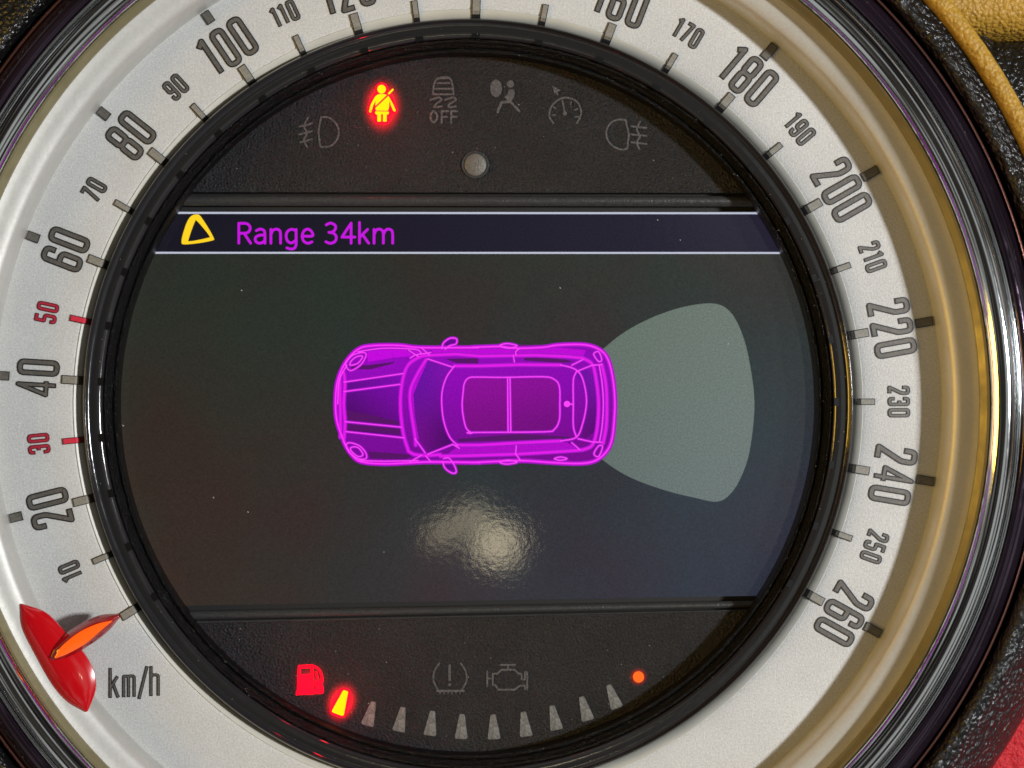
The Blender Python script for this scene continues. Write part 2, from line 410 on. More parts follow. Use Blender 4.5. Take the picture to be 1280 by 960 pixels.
lathe('edge_line', smoothprof([(r_(716,.55),0.55),(r_(717,.64),0.64),(r_(719,.66),0.66),(r_(721,.62),0.61),(r_(721.5,.5),0.45)], 3), M['redline'], gauge, 384, sharp=60)
# ---- inner black rings
lathe('inner_ring', smoothprof([(r_(482.5,-.10),-0.14),(r_(482.5,.02),0.02),(r_(481.5,.10),0.10),(r_(479.5,.12),0.118),(r_(477,.08),0.075),(r_(473,.05),0.052),(r_(466,.05),0.052),(r_(460,.04),0.038),(r_(457,.0),-0.005),(r_(456,-.08),-0.08)], 4), M['ring'], gauge, 320, sharp=45)
lathe('inner_step', smoothprof([(r_(456.8,-.06),-0.06),(r_(455.5,-.02),-0.02),(r_(453,-.015),-0.018),(r_(450,-.06),-0.06),(r_(446,-.10),-0.11),(r_(444,-.14),-0.16)], 4), M['ringgrain'], gauge, 320, sharp=45)
lathe('inner_sleeve', smoothprof([(r_(444.5,-.14),-0.15),(r_(442,-.12),-0.125),(r_(439.5,-.13),-0.135),(r_(437.5,-.2),-0.2),(r_(436,-.3),-0.3),(r_(436,-.4),-0.56)], 4), M['ringgrain'], gauge, 320, sharp=45)

# ---- panels and display
def seg_poly(y0f, y1f, R, n=90):
    """polygon inside radius R between two straight chords y = a + b*x"""
    pts = []
    a0, b0 = y0f; a1, b1 = y1f
    def hit(a, b, side):
        A = 1+b*b; B = 2*a*b; C = a*a-R*R; dsc = B*B-4*A*C
        if dsc < 0: return None
        x = (-B+side*math.sqrt(dsc))/(2*A); return (x, a+b*x)
    lo_l = hit(a0,b0,-1); lo_r = hit(a0,b0,1); hi_l = hit(a1,b1,-1); hi_r = hit(a1,b1,1)
    ang = lambda p: math.atan2(p[1], p[0])
    out = []
    def sweep(s, e_):
        while e_ < s: e_ += 2*PI
        return [(R*math.cos(s+(e_-s)*k/n), R*math.sin(s+(e_-s)*k/n)) for k in range(n+1)]
    if hi_r is None: return sweep(ang(lo_r), ang(lo_l))
    if lo_r is None: return sweep(ang(hi_l), ang(hi_r))
    return sweep(ang(lo_r), ang(hi_r))+sweep(ang(hi_l), ang(lo_l))
def plate(name, pts, z0, z1, material, parent, smooth=False):
    n = len(pts); V = [(x,y,z1) for x,y in pts]+[(x,y,z0) for x,y in pts]
    F = [tuple(range(n))]+[(i, n+i, n+(i+1)%n, (i+1)%n) for i in range(n)]
    return mesh_obj(name, V, F, material, parent, smooth=smooth)
def line(pxl, pyl, pxr, pyr, z):
    a = W(pxl,pyl,z); b = W(pxr,pyr,z); s = (b[1]-a[1])/(b[0]-a[0]); return (a[1]-s*a[0], s)
RO = 4.52
up_panel = plate('warning_panel', seg_poly(line(240,240,930,241,ZP), (99,0), RO), ZP-0.06, ZP, M['panel'], gauge)
lo_panel = plate('fuel_panel', seg_poly((-99,0), line(240,780,930,764,ZP), RO), ZP-0.06, ZP, M['panel'], gauge)
# ledges between panels and display: swept rounded bars
def bar_obj(name, l_top, l_bot, z, h, material, sag=0.25):
    """rounded bar whose upper and lower edges are given as pixel lines"""
    V = []; F = []; n = 9; m = 60
    for i in range(m+1):
        px = 150+ (1020-150)*i/m
        yt = l_top[0]+(l_top[1]-l_top[0])*(px-240)/690; yb = l_bot[0]+(l_bot[1]-l_bot[0])*(px-240)/690
        for k in range(n):
            t = k/(n-1); zz = z+h*math.sin(PI*t)**0.6
            x, y = W(px, yt+(yb-yt)*t, z); V.append((x, y, zz))
    for i in range(m):
        for k in range(n-1):
            F.append((i*n+k, i*n+k+1, (i+1)*n+k+1, (i+1)*n+k))
    o = mesh_obj(name, V, F, material, gauge, sharp=60); return o
bar_obj('upper_ledge', (244,245), (257,258), ZP-0.035, 0.05, M['bar'])
bar_obj('lower_ledge', (764,751), (775,760), ZP-0.04, 0.045, M['bar'])
bar_obj('lower_bead', (776,761.5), (780,764), ZP-0.02, 0.03, M['bar'])
# dark recess floor
plate('recess_floor', [(r_(452)*math.cos(a), r_(452)*math.sin(a)) for a in np.linspace(0,2*PI,120,endpoint=False)], -0.64, -0.60, M['base'], gauge)
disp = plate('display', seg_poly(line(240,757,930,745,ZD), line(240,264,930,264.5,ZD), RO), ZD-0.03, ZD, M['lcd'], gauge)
G = ZD+0.002
plate('header_bar', seg_poly(line(240,316,930,316,ZD), line(240,267,930,267,ZD), RO-0.01), G, G+0.004, M['lcd_head'], disp)
plate('header_line', seg_poly(line(240,267.4,930,267.8,ZD), line(240,265.0,930,265.4,ZD), RO-0.015), G, G+0.008, M['lcd_white'], disp)
plate('header_line', seg_poly(line(240,317.2,930,317.4,ZD), line(240,314.9,930,315.1,ZD), RO-0.015), G, G+0.008, M['lcd_white'], disp)
# text
def letters(s, x, y, sc=1.0, w=3.4):
    out = []
    def add(pts): out.append(st([(x+p[0]*sc, y-p[1]*sc) for p in pts], w))
    G_ = {
     'R': (18, [[(0,0),(0,26),(8,26)]+[tuple(p) for p in arc(8,19.5,7,6.5,90,-90,10)]+[(0,13)], [(7,13),(15.5,0)]]),
     'a': (18, [cr([(2,16.5),(7,18.4),(12,16.5),(13.2,11),(13.2,0)],5), cr([(13.2,10.6),(6,10.4),(1,7.5),(1.2,2.5),(5.5,0),(10.5,1.2),(13,4)],5)]),
     'n': (17, [[(0,0),(0,18)], cr([(0,11),(2.5,16.6),(7,18.4),(11.5,16.5),(12.6,11),(12.6,0)],5)]),
     'g': (18, [cr([(12.5,16.5),(7,18.2),(1.5,15),(0,9),(1.8,3),(7,0.3),(12.8,4)],5), cr([(13,18),(13,8),(13,-2),(10.5,-6.8),(5.5,-7.6),(1,-6.2)],5)]),
     'e': (17, [cr([(12.8,1.8),(7.5,-0.1),(2,2.6),(0,9),(2,15.6),(7,18.4),(12,15.6),(13.4,9.6),(0.6,9.2)],5)]),
     ' ': (8, []),
     '3': (18, [cr([(0.5,24),(6,26.3),(12,23.5),(12.4,18.5),(8.5,14.6),(4,14.2)],5), cr([(4,14.2),(10,13),(13.6,8.5),(12,2.5),(6,-0.2),(0,1.8)],5)]),
     '4': (20, [[(12,0),(12,26.2),(0,8),(17,8)]]),
     'k': (16, [[(0,0),(0,27)],[(0.5,8),(10.5,18)],[(4.2,11),(12,0)]]),
     'm': (30, [[(0,0),(0,18)], cr([(0,11),(2.5,16.6),(6.5,18.4),(11,16.5),(12.2,11),(12.2,0)],5), cr([(12.2,11),(14.8,16.6),(18.8,18.4),(23.2,16.5),(24.4,11),(24.4,0)],5)]),
    }
    for ch_ in s:
        wd, strokes = G_[ch_]
        for q in strokes: add(q)
        x += (wd+3.0)*sc
    return out
tx = letters('Range 34km', 298.5, 304, 0.955, 3.25)
shape('range_text', tx, M['lcd_text'], disp, G+0.005, 0.004, step=0.4)
tri_o = cr([(238,271),(246,268),(252,272),(266,295),(264,301),(232,305.5),(227,301),(232,282)], 6, closed=True)
tri_i = cr([(243.5,277.5),(247,277),(261.5,294.5),(259,297.5),(238,301.5),(236,298.5)], 6, closed=True)
shape('warning_triangle', [pg(tri_o), cut(pg(tri_i))], M['lcd_yel'], disp, G+0.005, 0.004, step=0.4)

# parking sensor zone and car drawing
cone = fillet([(748,442),(800,402),(862,382),(893,379),(915,392),(934,434),(943,503),(936,566),(918,608),(898,627),(870,623),(800,604),(748,572)], 10, closed=True)
shape('sensor_zone', [pg([(700,505),(748,441)]+cr([(754,436),(775,419),(800,404),(830,391),(862,382),(893,379.5),(912,389),(926,413),(936,448),(943,503),(938,558),(929,590),(915,615),(897,627),(868,622),(835,614),(800,602),(775,590),(756,577)],5)+[(748,570)])], M['lcd_cone'], disp, G, 0.003, step=0.8)
def A(X, Y): return (400+X/5.055, 410+Y/5.055)
def B(X, Y): return (590+X/5.055, 410+Y/5.055)
ZC = G+0.011
car_poly = cr([A(160,740),A(110,600),A(98,480),A(110,340),A(160,220),A(240,135),A(330,112),A(500,110),A(640,124),A(1000,124),B(180,120),B(450,122),B(540,108),B(700,105),B(790,128),B(850,180),B(885,290),B(902,440),B(900,560),B(885,700),B(850,780),B(780,838),B(680,856),B(500,850),B(300,840),B(0,850),A(700,846),A(560,852),A(400,858),A(260,845),A(200,800)],4,closed=True)
shape('car_glow', [pg(car_poly)], M['lcd_halo'], disp, G+0.004, 0.002, step=0.7, grow=3.2, label='dim violet halo round the drawn car')
shape('car_drawing', [pg(car_poly)], M['lcd_fill'], disp, G+0.007, 0.003, step=0.7)
for q in ([A(770,130),A(780,95),A(820,65),A(862,68),A(860,100),A(820,112)], [A(775,845),A(790,885),A(830,915),A(860,912),A(850,870),A(815,822)]):
    shape('mirror_fill', [pg(q)], M['lcd_hood'], disp, G+0.007, 0.003, step=0.5)
shape('bonnet_fill', [pg([A(160,330),A(520,288),A(505,470),A(520,690),A(160,655),A(152,500)])], M['lcd_hood'], disp, ZC, 0.003, step=0.8)
shape('windscreen_fill', [pg([A(590,330),A(680,195),A(840,250),A(790,380),A(775,480),A(800,640),A(850,730),A(690,800),A(600,650),A(570,500)])], M['lcd_glass'], disp, ZC, 0.003, step=0.8)
shape('sunroof_fill', [pg([A(915,320),B(480,310),B(540,350),B(545,600),B(500,655),A(940,665),A(900,600),A(900,400)])], M['lcd_roof'], disp, ZC, 0.003, step=0.8)
shape('rear_glass_fill', [pg([B(650,290),B(720,250),B(790,330),B(800,480),B(790,640),B(720,700),B(650,680),B(700,560),B(715,450),B(690,340)])], M['lcd_glass'], disp, ZC, 0.003, step=0.8)
shape('roof_shadow', [pg([A(870,700),B(300,670),B(640,688),B(600,706),B(0,715),A(880,722)])], M['lcd_dark'], disp, ZC+0.004, 0.003, step=0.6)
shape('bonnet_shadow', [pg([A(165,520),A(300,545),A(500,590),A(505,612),A(160,585)]), pg([A(165,598),A(500,632),A(515,672),A(165,640)]), pg([A(300,780),A(450,790),A(600,800),A(540,830),A(320,825)]), pg([A(190,230),A(300,235),A(480,212),A(460,225),A(320,262),A(200,262)]), pg([A(790,195),A(1000,190),A(1000,225),A(860,222)]), pg([B(330,175),B(600,200),B(640,215),B(560,222),B(330,205)])], M['lcd_dark'], disp, ZC+0.004, 0.003, step=0.6)
bl = 2.6
thick_lines = [
 cr([A(160,740),A(110,600),A(98,480),A(110,340),A(160,220),A(240,135),A(330,112),A(500,110),A(640,124),A(1000,124)],4),
 cr([A(160,740),A(200,800),A(260,845),A(400,858),A(560,852),A(700,846),A(1010,850)],4),
 [A(1000,124),B(0,122)]+cr([B(180,116),B(280,128),B(450,122),B(540,108),B(700,105),B(790,128),B(850,180),B(885,290),B(902,440),B(900,560),B(885,700),B(850,780),B(780,838),B(680,856),B(500,850),B(300,838),B(0,850)],4),
 cr([A(150,280),A(158,350),A(150,480),A(158,600),A(150,720)],4), cr([A(125,300),A(128,500),A(130,690)],4),
 cr([A(560,780),A(525,660),A(508,480),A(522,330),A(560,230),A(640,180),A(700,172)],4),
 cr([A(560,780),A(600,800),A(680,805),A(760,800)],3),
 cr([A(670,200),A(610,300),A(570,400),A(575,520),A(600,680),A(605,740)],4),
 [A(700,172),A(860,165),A(1010,178)], [A(1010,178),B(400,172),B(600,180),B(700,190)],
 cr([B(700,190),B(760,230),B(785,330),B(800,480),B(790,640),B(760,740),B(700,770)],4),
 [B(700,770),B(600,778),B(300,796),B(0,806),A(760,810)],
 cr([B(820,230),B(845,350),B(852,480),B(848,620),B(828,730)],4),
 [A(850,240),A(1010,240),B(300,232),B(560,234)], [A(860,740),A(1010,740),B(300,726),B(560,714)],
]
thin_lines = [
 [A(150,342),A(525,288)], [A(150,402),A(505,356)], [A(160,592),A(515,627)], [A(165,655),A(530,694)],
 cr([A(850,240),A(800,310),A(772,400),A(770,500),A(785,600),A(820,690),A(870,742)],4),
 [A(680,195),A(840,248)], [A(680,798),A(840,735)], [A(840,735),A(880,760)], [A(620,180),A(560,140)], [A(600,700),A(665,790)],
 cr([A(905,400),A(912,350),A(940,315),A(1000,310),B(200,312),B(450,308),B(520,325),B(552,370),B(555,480),B(552,580),B(520,640),B(450,656),B(0,660),A(960,664),A(925,635),A(905,560),A(898,480)],4,closed=True)+[None][:0],
 [B(240,312),B(245,655)], [B(225,312),B(228,655)],
 cr([B(560,234),B(640,255),B(690,300),B(718,400),B(722,490),B(700,600),B(660,690),B(560,714)],4),
 cr([B(660,275),B(640,330),B(640,480),B(640,620),B(660,690)],4),
 [B(660,275),B(760,235),B(820,232)], [B(670,700),B(760,720),B(820,722)], [B(630,235),B(700,200)], [B(630,725),B(680,768)],
 cr([B(770,160),B(800,150),B(820,200),B(800,212),B(775,180)],4,closed=True), cr([B(770,795),B(800,812),B(825,750),B(800,745)],4,closed=True),
 cr([A(165,240),A(195,270),A(260,230),A(292,170),A(270,155),A(210,170),A(170,210)],4,closed=True),
 cr([A(190,235),A(240,222),A(270,180),A(235,180),A(200,205)],4,closed=True),
 cr([A(165,740),A(190,725),A(250,745),A(290,790),A(290,825),A(240,825),A(185,785)],4,closed=True),
 cr([A(195,755),A(240,755),A(272,800),A(240,812),A(200,780)],4,closed=True),
 cr([A(770,130),A(780,95),A(820,65),A(862,68),A(860,100),A(820,112),A(790,135)],4),
 cr([A(775,845),A(790,885),A(830,915),A(860,912),A(850,870),A(815,822),A(780,825)],4),
 [B(260,175),B(268,215)], [B(300,128),B(275,150),B(278,170)], [B(280,745),B(275,795),B(305,835)], [A(570,190),A(600,170),A(700,155)],
 cr([B(175,112),B(220,98),B(285,112),B(230,128)],4,closed=True), cr([B(175,848),B(220,860),B(285,848),B(230,834)],4,closed=True),
 cr([B(520,826),B(560,815),B(600,826),B(560,836)],4,closed=True),
 [B(600,480),B(635,482)], [A(690,170),A(640,124)], [A(700,845),A(670,810)], [A(570,845),A(640,805)],
 cr([B(805,240),B(822,350),B(830,480),B(822,620),B(806,715)],4), cr([A(112,480),A(122,330),A(170,235)],4), cr([A(240,150),A(400,128),A(600,135),A(640,160)],4), [A(250,838),A(400,842),A(620,838)],
]
shape('car_line_glow', [st(l, 6.0) for l in thick_lines]+[st(l, 3.8) for l in thin_lines], M['lcd_side2'], disp, ZC+0.0065, 0.002, step=0.6, label='dim magenta blur along the lines of the drawn car')
shape('car_outline', [st(l, 3.2) for l in thick_lines], M['lcd_line2'], disp, ZC+0.008, 0.003, step=0.55, label='thick magenta glowing body lines of the drawn car')
shape('side_panels', [pg([A(300,125),A(640,130),A(760,165),A(480,185),A(300,215)]), pg([A(700,128),B(560,125),B(720,140),B(700,185),B(400,168),A(720,168)]), pg([A(870,750),B(300,732),B(600,722),B(660,760),B(300,790),A(800,800)]),
   pg([A(110,330),A(148,300),A(148,720),A(120,660)]), pg([A(560,380),A(600,310),A(660,200),A(690,190),A(630,320),A(590,420),A(600,560),A(625,700),A(600,720),A(570,560)])], M['lcd_side'], disp, ZC+0.004, 0.003, step=0.6)
shape('car_detail_lines', [st(l, 1.5) for l in thin_lines]+[st(l, 1.0) for l in thick_lines[:3]]+[pg(arc(*B(600,480),4,4,0,340,12))], M['lcd_line'], disp, ZC+0.012, 0.003, step=0.45, label='thin pink lines of the drawn car')

# ---- symbols
def circ(x, y, r, n=24): return arc(x, y, r, r, 0, 360-360/n, n-1)
ZS = ZP+0.001
def sym(name, shapes, material=None, parent=None, grow=0.0, z=ZS, label=None, th=0.006, step=0.4):
    return shape(name, shapes, material or M['icon_off'], parent or up_panel, z, th, step=step, grow=grow, label=label)
w2 = 2.3
sym('fog_lamp_symbol', [st(cr([(402,146),(413,148),(422,158),(423,170),(416,181),(404,184),(400,182)],5)+[(398,165),(401,148),(402,146)], w2),
   st(cr([(374,158),(382,157),(390,154)],3), w2), st([(374,168),(390,164)], w2), st([(375,178),(390,174)], w2), st(cr([(385,147),(380,158),(384,166),(380,175),(384,184)],4), w2)], label='front fog lamp symbol')
bx, by = 478, 132
belt = [pg(circ(477,111.5,5.4)), pg(cr([(470,120),(477,117.5),(485,120),(486.5,128),(485,138),(477,139),(470,138),(469,128)],4,closed=True)),
        st([(470,122),(465,131),(463,139)], 3.2), st([(485,122),(490,131),(493,138)], 3.2),
        st([(474,142),(474,152)], 4.6,'flat'), st([(481,142),(481,152)], 4.6,'flat'), st([(471,141),(484,141)], 4.4)]
belt_cut = belt+[cut(st([(491,113),(468,135)], 2.0)), cut(st([(469.3,127),(467.8,137)],0.8)), cut(st([(487.2,127),(488.5,137)],0.8)), cut(st([(463,138.5),(492,139.2)], 1.1)), cut(st([(477.5,143),(477.5,156)], 1.2))]
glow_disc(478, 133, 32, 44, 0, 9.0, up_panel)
sym('seat_belt_glow', belt, M['red_lit'], grow=2.6, z=ZS+0.002, label='red glow painted around the seat belt warning')  # halo painted as a widened red emissive outline
sym('seat_belt_symbol', belt_cut+[st([(491,112),(486,117)], 2.2)], M['amber'], z=ZS+0.010, label='amber lit seat belt warning symbol')
sym('stability_off_symbol', [st(cr([(541,118),(543,104),(548,98),(560,97),(565,103),(567,118)],5), w2), st([(541,118),(567,118)], w2), st([(547,104),(562,104)], w2), st([(544,111),(565,111)], w2), st([(548,98),(560,98)], w2),
   st(cr([(538,125),(548,122),(552,125),(545,130),(543,134),(552,133)],4), w2), st(cr([(556,125),(566,122),(570,125),(562,130),(561,134),(570,133)],4), w2),
   st(cr([(542,139),(538.5,143),(538.5,149),(542,153),(546,149),(546,143)],4,closed=True), 2.5), st([(560,139),(552,139),(552,154)], 2.5), st([(552,146),(559,146)], 2.3), st([(572,139),(564,139),(564,154)], 2.5), st([(564,146),(571,146)], 2.3)], label='skidding car symbol over the word OFF')
sym('airbag_symbol', [pg(arc(620,110.5,7.5,11,0,345,22)), pg(circ(638,105,4.6)), pg(cr([(634,118),(637,112),(643,113),(643,120),(639,126),(633,122)],4,closed=True)),
   st([(622,140),(627,128),(636,127)], 3.4), st([(632,121),(649,139)], 3.0)], label='airbag warning symbol')
sym('cruise_symbol', [st(cr([(692,154),(687,147),(688,136),(695,127),(706,122),(718,125),(725,133),(726,144),(721,154)],5), w2), st([(703,126),(706,142)], 2.4), pg(circ(706,142,2.6)),
   st([(692,134),(695,136)],1.8), st([(690,144),(694,144)],1.8), st([(714,127),(713,131)],1.8), st([(722,136),(718,138)],1.8), st([(723,146),(719,146)],1.8),
   pg([(690,107),(693,117),(701,113)]), st([(697,118),(694,113)],2.2)], label='cruise control symbol')
sym('rear_fog_lamp_symbol', [st(cr([(782,150),(770,150),(760,158),(758,170),(764,181),(776,187),(784,186)],5)+[(786,168),(782,150)], w2),
   st([(789,158),(808,160)], w2), st([(789,168),(808,170)], w2), st([(789,178),(808,180)], w2), st(cr([(800,152),(796,162),(800,170),(796,178),(799,186)],4), w2)], label='rear fog lamp symbol')
# light sensor dome
def dome(name, px, py, pr, h, material, parent, z):
    V = []; F = []; n = 40; m = 8; x0, y0 = W(px,py,z); R = pr/100*(D-z)/D
    for k in range(m):
        t = k/(m-1)*PI/2
        for i in range(n): V.append((R*math.cos(t)*math.cos(2*PI*i/n), R*math.cos(t)*math.sin(2*PI*i/n), h*math.sin(t)))
    for k in range(m-1):
        for i in range(n): F.append((k*n+i, k*n+(i+1)%n, (k+1)*n+(i+1)%n, (k+1)*n+i))
    return mesh_obj(name, V, F, material, parent, sharp=80, loc=(x0,y0,z))
dome('light_sensor', 594, 206, 14.5, 0.035, M['dome'], up_panel, ZP+0.001)
shape('sensor_rim', [st(circ(594,206,16)+[circ(594,206,16)[0]], 2.4)], M['bar'], up_panel, ZP+0.001, 0.02, step=0.4, bevel=0.004)
# lower panel
pump = [pg(fillet([(372.5,831.5),(391.5,830.5),(392,868),(371,868.5)], 1.5, closed=True)), pg([(370,864),(396,862),(396,867),(370,869)]), pg(fillet([(393.5,851),(397,850),(402,848),(405,863),(404,867),(394,867.5)],1.5,closed=True)), st(cr([(391,832.5),(396,834.5),(400,839),(402.5,846),(403,852)],4), 2.8), st([(395,840),(397,847)],2.4),
   cut(pg([(376,835.5),(388.5,835),(388.5,842.5),(376,843)]))]
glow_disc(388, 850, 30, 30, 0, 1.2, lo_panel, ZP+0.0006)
sym('fuel_pump_symbol', pump, M['red_lit'], lo_panel, z=ZS+0.003, label='red lit fuel pump symbol')
bars = [(427,878),(463,892),(501,899),(539,904),(577,908),(617,908.5),(656,905),(693,897),(731,885.5),(766,870.5)]
for i, (x, y) in enumerate(bars):
    t = math.radians((596-x)*0.118); hh = 15.5; 
    loc = [(-3.2,hh),(3.2,hh),(8.0,-hh+1.5),(6.5,-hh),(-6.5,-hh),(-8.0,-hh+1.5)]
    pts = [(x+u*math.cos(t)+v*math.sin(t), y-(-u*math.sin(t)+v*math.cos(t))) for u, v in loc]
    P = pg(fillet(pts, 1.5, closed=True))
    if i == 0:
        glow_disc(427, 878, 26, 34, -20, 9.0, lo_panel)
        sym('fuel_bar_glow', [P], M['red_lit'], lo_panel, grow=2.6, z=ZS+0.002, label='red glow painted around the first fuel bar')  # same painted red halo, around the lit bar
        sym('fuel_bar', [P], M['amber'], lo_panel, z=ZS+0.010, label='lit amber first fuel bar')
    else: sym('fuel_bar', [P], M['bar_off'], lo_panel)
sym('tyre_pressure_symbol', [st(cr([(549,829),(543,839),(542,851),(548,863)],4), w2), st(cr([(576,829),(582,839),(583,851),(577,863)],4), w2), st([(546,863.5),(580,863.5)], 2.6), st([(562,832),(562,850)], 3.2), pg(circ(562,855.5,2.0))]+[st([(550+5*k,863),(550+5*k,867)],1.6) for k in range(6)], None, lo_panel, label='tyre pressure symbol')
sym('engine_symbol', [st([(616,842),(622,842),(627,837),(643,837),(648,842),(652,842),(652,849),(656,849),(656,840),(659,840),(659,861),(656,861),(656,857),(650,857),(643,862),(623,862),(619,856),(616,856),(616,842)], w2), st([(609,839),(609,858)], w2), st([(609,848),(616,848)], w2), st([(626,831),(644,831)], w2), st([(635,831),(635,837)], w2)], None, lo_panel, label='engine warning symbol')
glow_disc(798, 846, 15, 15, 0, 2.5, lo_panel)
sym('orange_lamp_dot', [pg(circ(798,846,7))], M['dot'], lo_panel, z=ZS, th=0.02)

# LED spill: added point lamps floating above the symbols to redden panel and ring
def point(name, px, py, z, power, color, r=0.05):
    l = bpy.data.lights.new(name, 'POINT'); l.energy = power*S*S; l.color = color; l.shadow_soft_size = r*S
    o = bpy.data.objects.new(name, l); scene.collection.objects.link(o); x, y = W(px, py, z); o.location = Vector((x,y,z))*S
point('added_seat_belt_spill', 478, 132, ZP+0.42, 12, (1,0.0,0.02), 0.04)
point('added_fuel_bar_spill', 427, 878, ZP+0.40, 9, (1,0.0,0.02), 0.05)
point('added_fuel_pump_spill', 388, 850, ZP+0.40, 3, (1,0.0,0.02), 0.05)

# ---- numerals and ticks
def digit(c, a, b):
    r = min(a, b)*0.42
    if c == '0': return [(fillet([(0,0),(a,0),(a,b),(0,b)], r, True), 1)]
    if c == '1': return [([(a*.55,0),(a*.55,b),(a*.0,b*.87)], 0)]
    if c == '2': return [(fillet([(0,.70*b),(0,b),(a,b),(a,.66*b),(0,0.0),(a,0)], [0,r,r,r*.6,0,0]), 0)]
    if c == '3': return [(fillet([(0,.74*b),(0,b),(a,b),(a,.53*b),(.35*a,.53*b)], [0,r,r,r*.6,0]), 0), (fillet([(.35*a,.53*b),(a,.53*b),(a,0),(0,0),(0,.26*b)], [0,r*.6,r,r,0]), 0)]
    if c == '4': return [([(a*.80,0),(a*.80,b*1.02),(-a*.08,.26*b),(a*1.16,.26*b)], 0)]
    if c == '5': return [(fillet([(a,b),(0,b),(0,.56*b),(a,.56*b),(a,0),(0,0),(0,.24*b)], [0,0,0,r,r,r,0]), 0)]
    if c == '6': return [(fillet([(a,.74*b),(a,b),(0,b),(0,0),(a,0),(a,.55*b),(0,.55*b)], [0,r,r,r,r,r,0]), 0)]
    if c == '7': return [([(0,b),(a,b),(a*.3,0)], 0)]
    if c == '8': return [(fillet([(0,0),(a,0),(a,.52*b),(0,.52*b)], r, True), 1), (fillet([(0,.52*b),(a,.52*b),(a,b),(0,b)], r, True), 1)]
    if c == '9': return [(fillet([(0,.26*b),(0,0),(a,0),(a,b),(0,b),(0,.45*b),(a,.45*b)], [0,r,r,r,r,r,0]), 0)]
def ang_of(k): return 211.6-8.77*k if k <= 14 else 88.8-9.83*(k-14)
def numeral(txt, deg, big, red=False):
    h = 53 if big else 27.5; w = 20.5 if big else 11.4; t = 6.9 if big else 4.2; gap = 5.0 if big else 2.6
    a = w-t; b = h-t
    adv = [(w*0.72 if c == '1' else w)+gap for c in txt]; tot = sum(adv)-gap
    th = math.radians(deg); er = (math.cos(th), math.sin(th)); et = (math.sin(th), -math.cos(th))
    shapes = []; x = -tot/2
    for c, ad in zip(txt, adv):
        off = -0.1*w if c == '1' else 0
        for pts, cl in digit(c, a, b):
            q = []
            for p in pts:
                u = x+t/2+p[0]+off; v = p[1]+t/2-h/2
                R = 538.5
                q.append((CX+er[0]*(R+v)+et[0]*u, CY-(er[1]*(R+v)+et[1]*u)))
            shapes.append(st(q, t*0.8 if c == '4' else t, 'flat'))
        x += ad
    o = shape('numeral', shapes, M['red_edge' if red else 'ink_edge'], dial, 0.001, 0.012, step=0.45, grow=0.35 if not big else 0.4)
    f = shape('numeral_face', shapes, M['red_ink' if red else 'ink'], dial, 0.011, 0.006, step=0.45, grow=-0.8 if not big else -1.15)
    if red: o['label'] = 'dark red edge of a red numeral'; f['label'] = 'red numeral face'
def tick(deg, r0, r1, w, red=False, outer=False):
    th = math.radians(deg); er = (math.cos(th), math.sin(th)); et = (math.sin(th), -math.cos(th))
    def Q(r, u, z): return (er[0]*r/100+et[0]*u/100, er[1]*r/100+et[1]*u/100, z)
    def box(name, a, b, hw, z, m):
        zz = [z-0.062, z, z] if a < 490 else [z, z, z]
        st_ = [a, 491.0, b] if a < 490 else [a, (a+b)/2, b]
        V = []
        for r, zq in zip(st_, zz):
            V += [Q(r,-hw,zq), Q(r,hw,zq), Q(r,-hw,zq-0.03), Q(r,hw,zq-0.03)]
        F = []
        for i in range(2):
            k = i*4; F += [(k,k+1,k+5,k+4), (k,k+4,k+6,k+2), (k+1,k+3,k+7,k+5)]
        F += [(0,2,3,1), (8,9,11,10)]
        c_ = Q((a+b)/2, 0, z)
        V = [(v[0]-c_[0], v[1]-c_[1], v[2]-c_[2]) for v in V]
        return mesh_obj(name, V, F, m, dial, smooth=False, loc=c_)
    box('tick_mark', r0, r1, w/2, 0.022, M['red_edge' if red else 'ink_edge'])
    box('tick_face', r0+0.8, r1-1.1, w/2-1.0, 0.026, M['red_tick' if red else ('ink' if outer else 'tick')])
M['tick'] = mat('grey_tick_ink', (0.24,0.225,0.19), 0.4, grain=0.2, gscale=30, blotch=0.1)
M['red_tick'] = mat('red_tick_ink', (0.62,0.03,0.06), 0.4, grain=0.1, gscale=30)
for k in range(0, 27):
    v = k*10; dg = ang_of(k); red = v in (30, 50); big = v % 20 == 0
    tick(dg, 484, 508.5, 11 if big else 8, red)
    if v == 0: continue
    numeral(str(v), dg, big, red)
    if big: 
        left = dg > 95
        tick(dg, 574 if left else 568, 590, 11.5, outer=True)
for k in range(0, 27):  # dark squares modelled where the gloss ring reflects the ticks
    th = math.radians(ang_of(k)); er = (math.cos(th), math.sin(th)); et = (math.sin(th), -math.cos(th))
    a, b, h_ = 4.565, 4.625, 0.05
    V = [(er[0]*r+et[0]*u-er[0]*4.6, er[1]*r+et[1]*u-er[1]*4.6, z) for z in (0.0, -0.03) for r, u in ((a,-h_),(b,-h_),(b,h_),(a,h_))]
    mesh_obj('ring_tick_reflection', V, [(0,1,2,3),(0,4,5,1),(1,5,6,2),(2,6,7,3),(3,7,4,0)], M['tick_reflection'], bpy.data.objects['inner_ring'], smooth=False, loc=(er[0]*4.6, er[1]*4.6, 0.054))
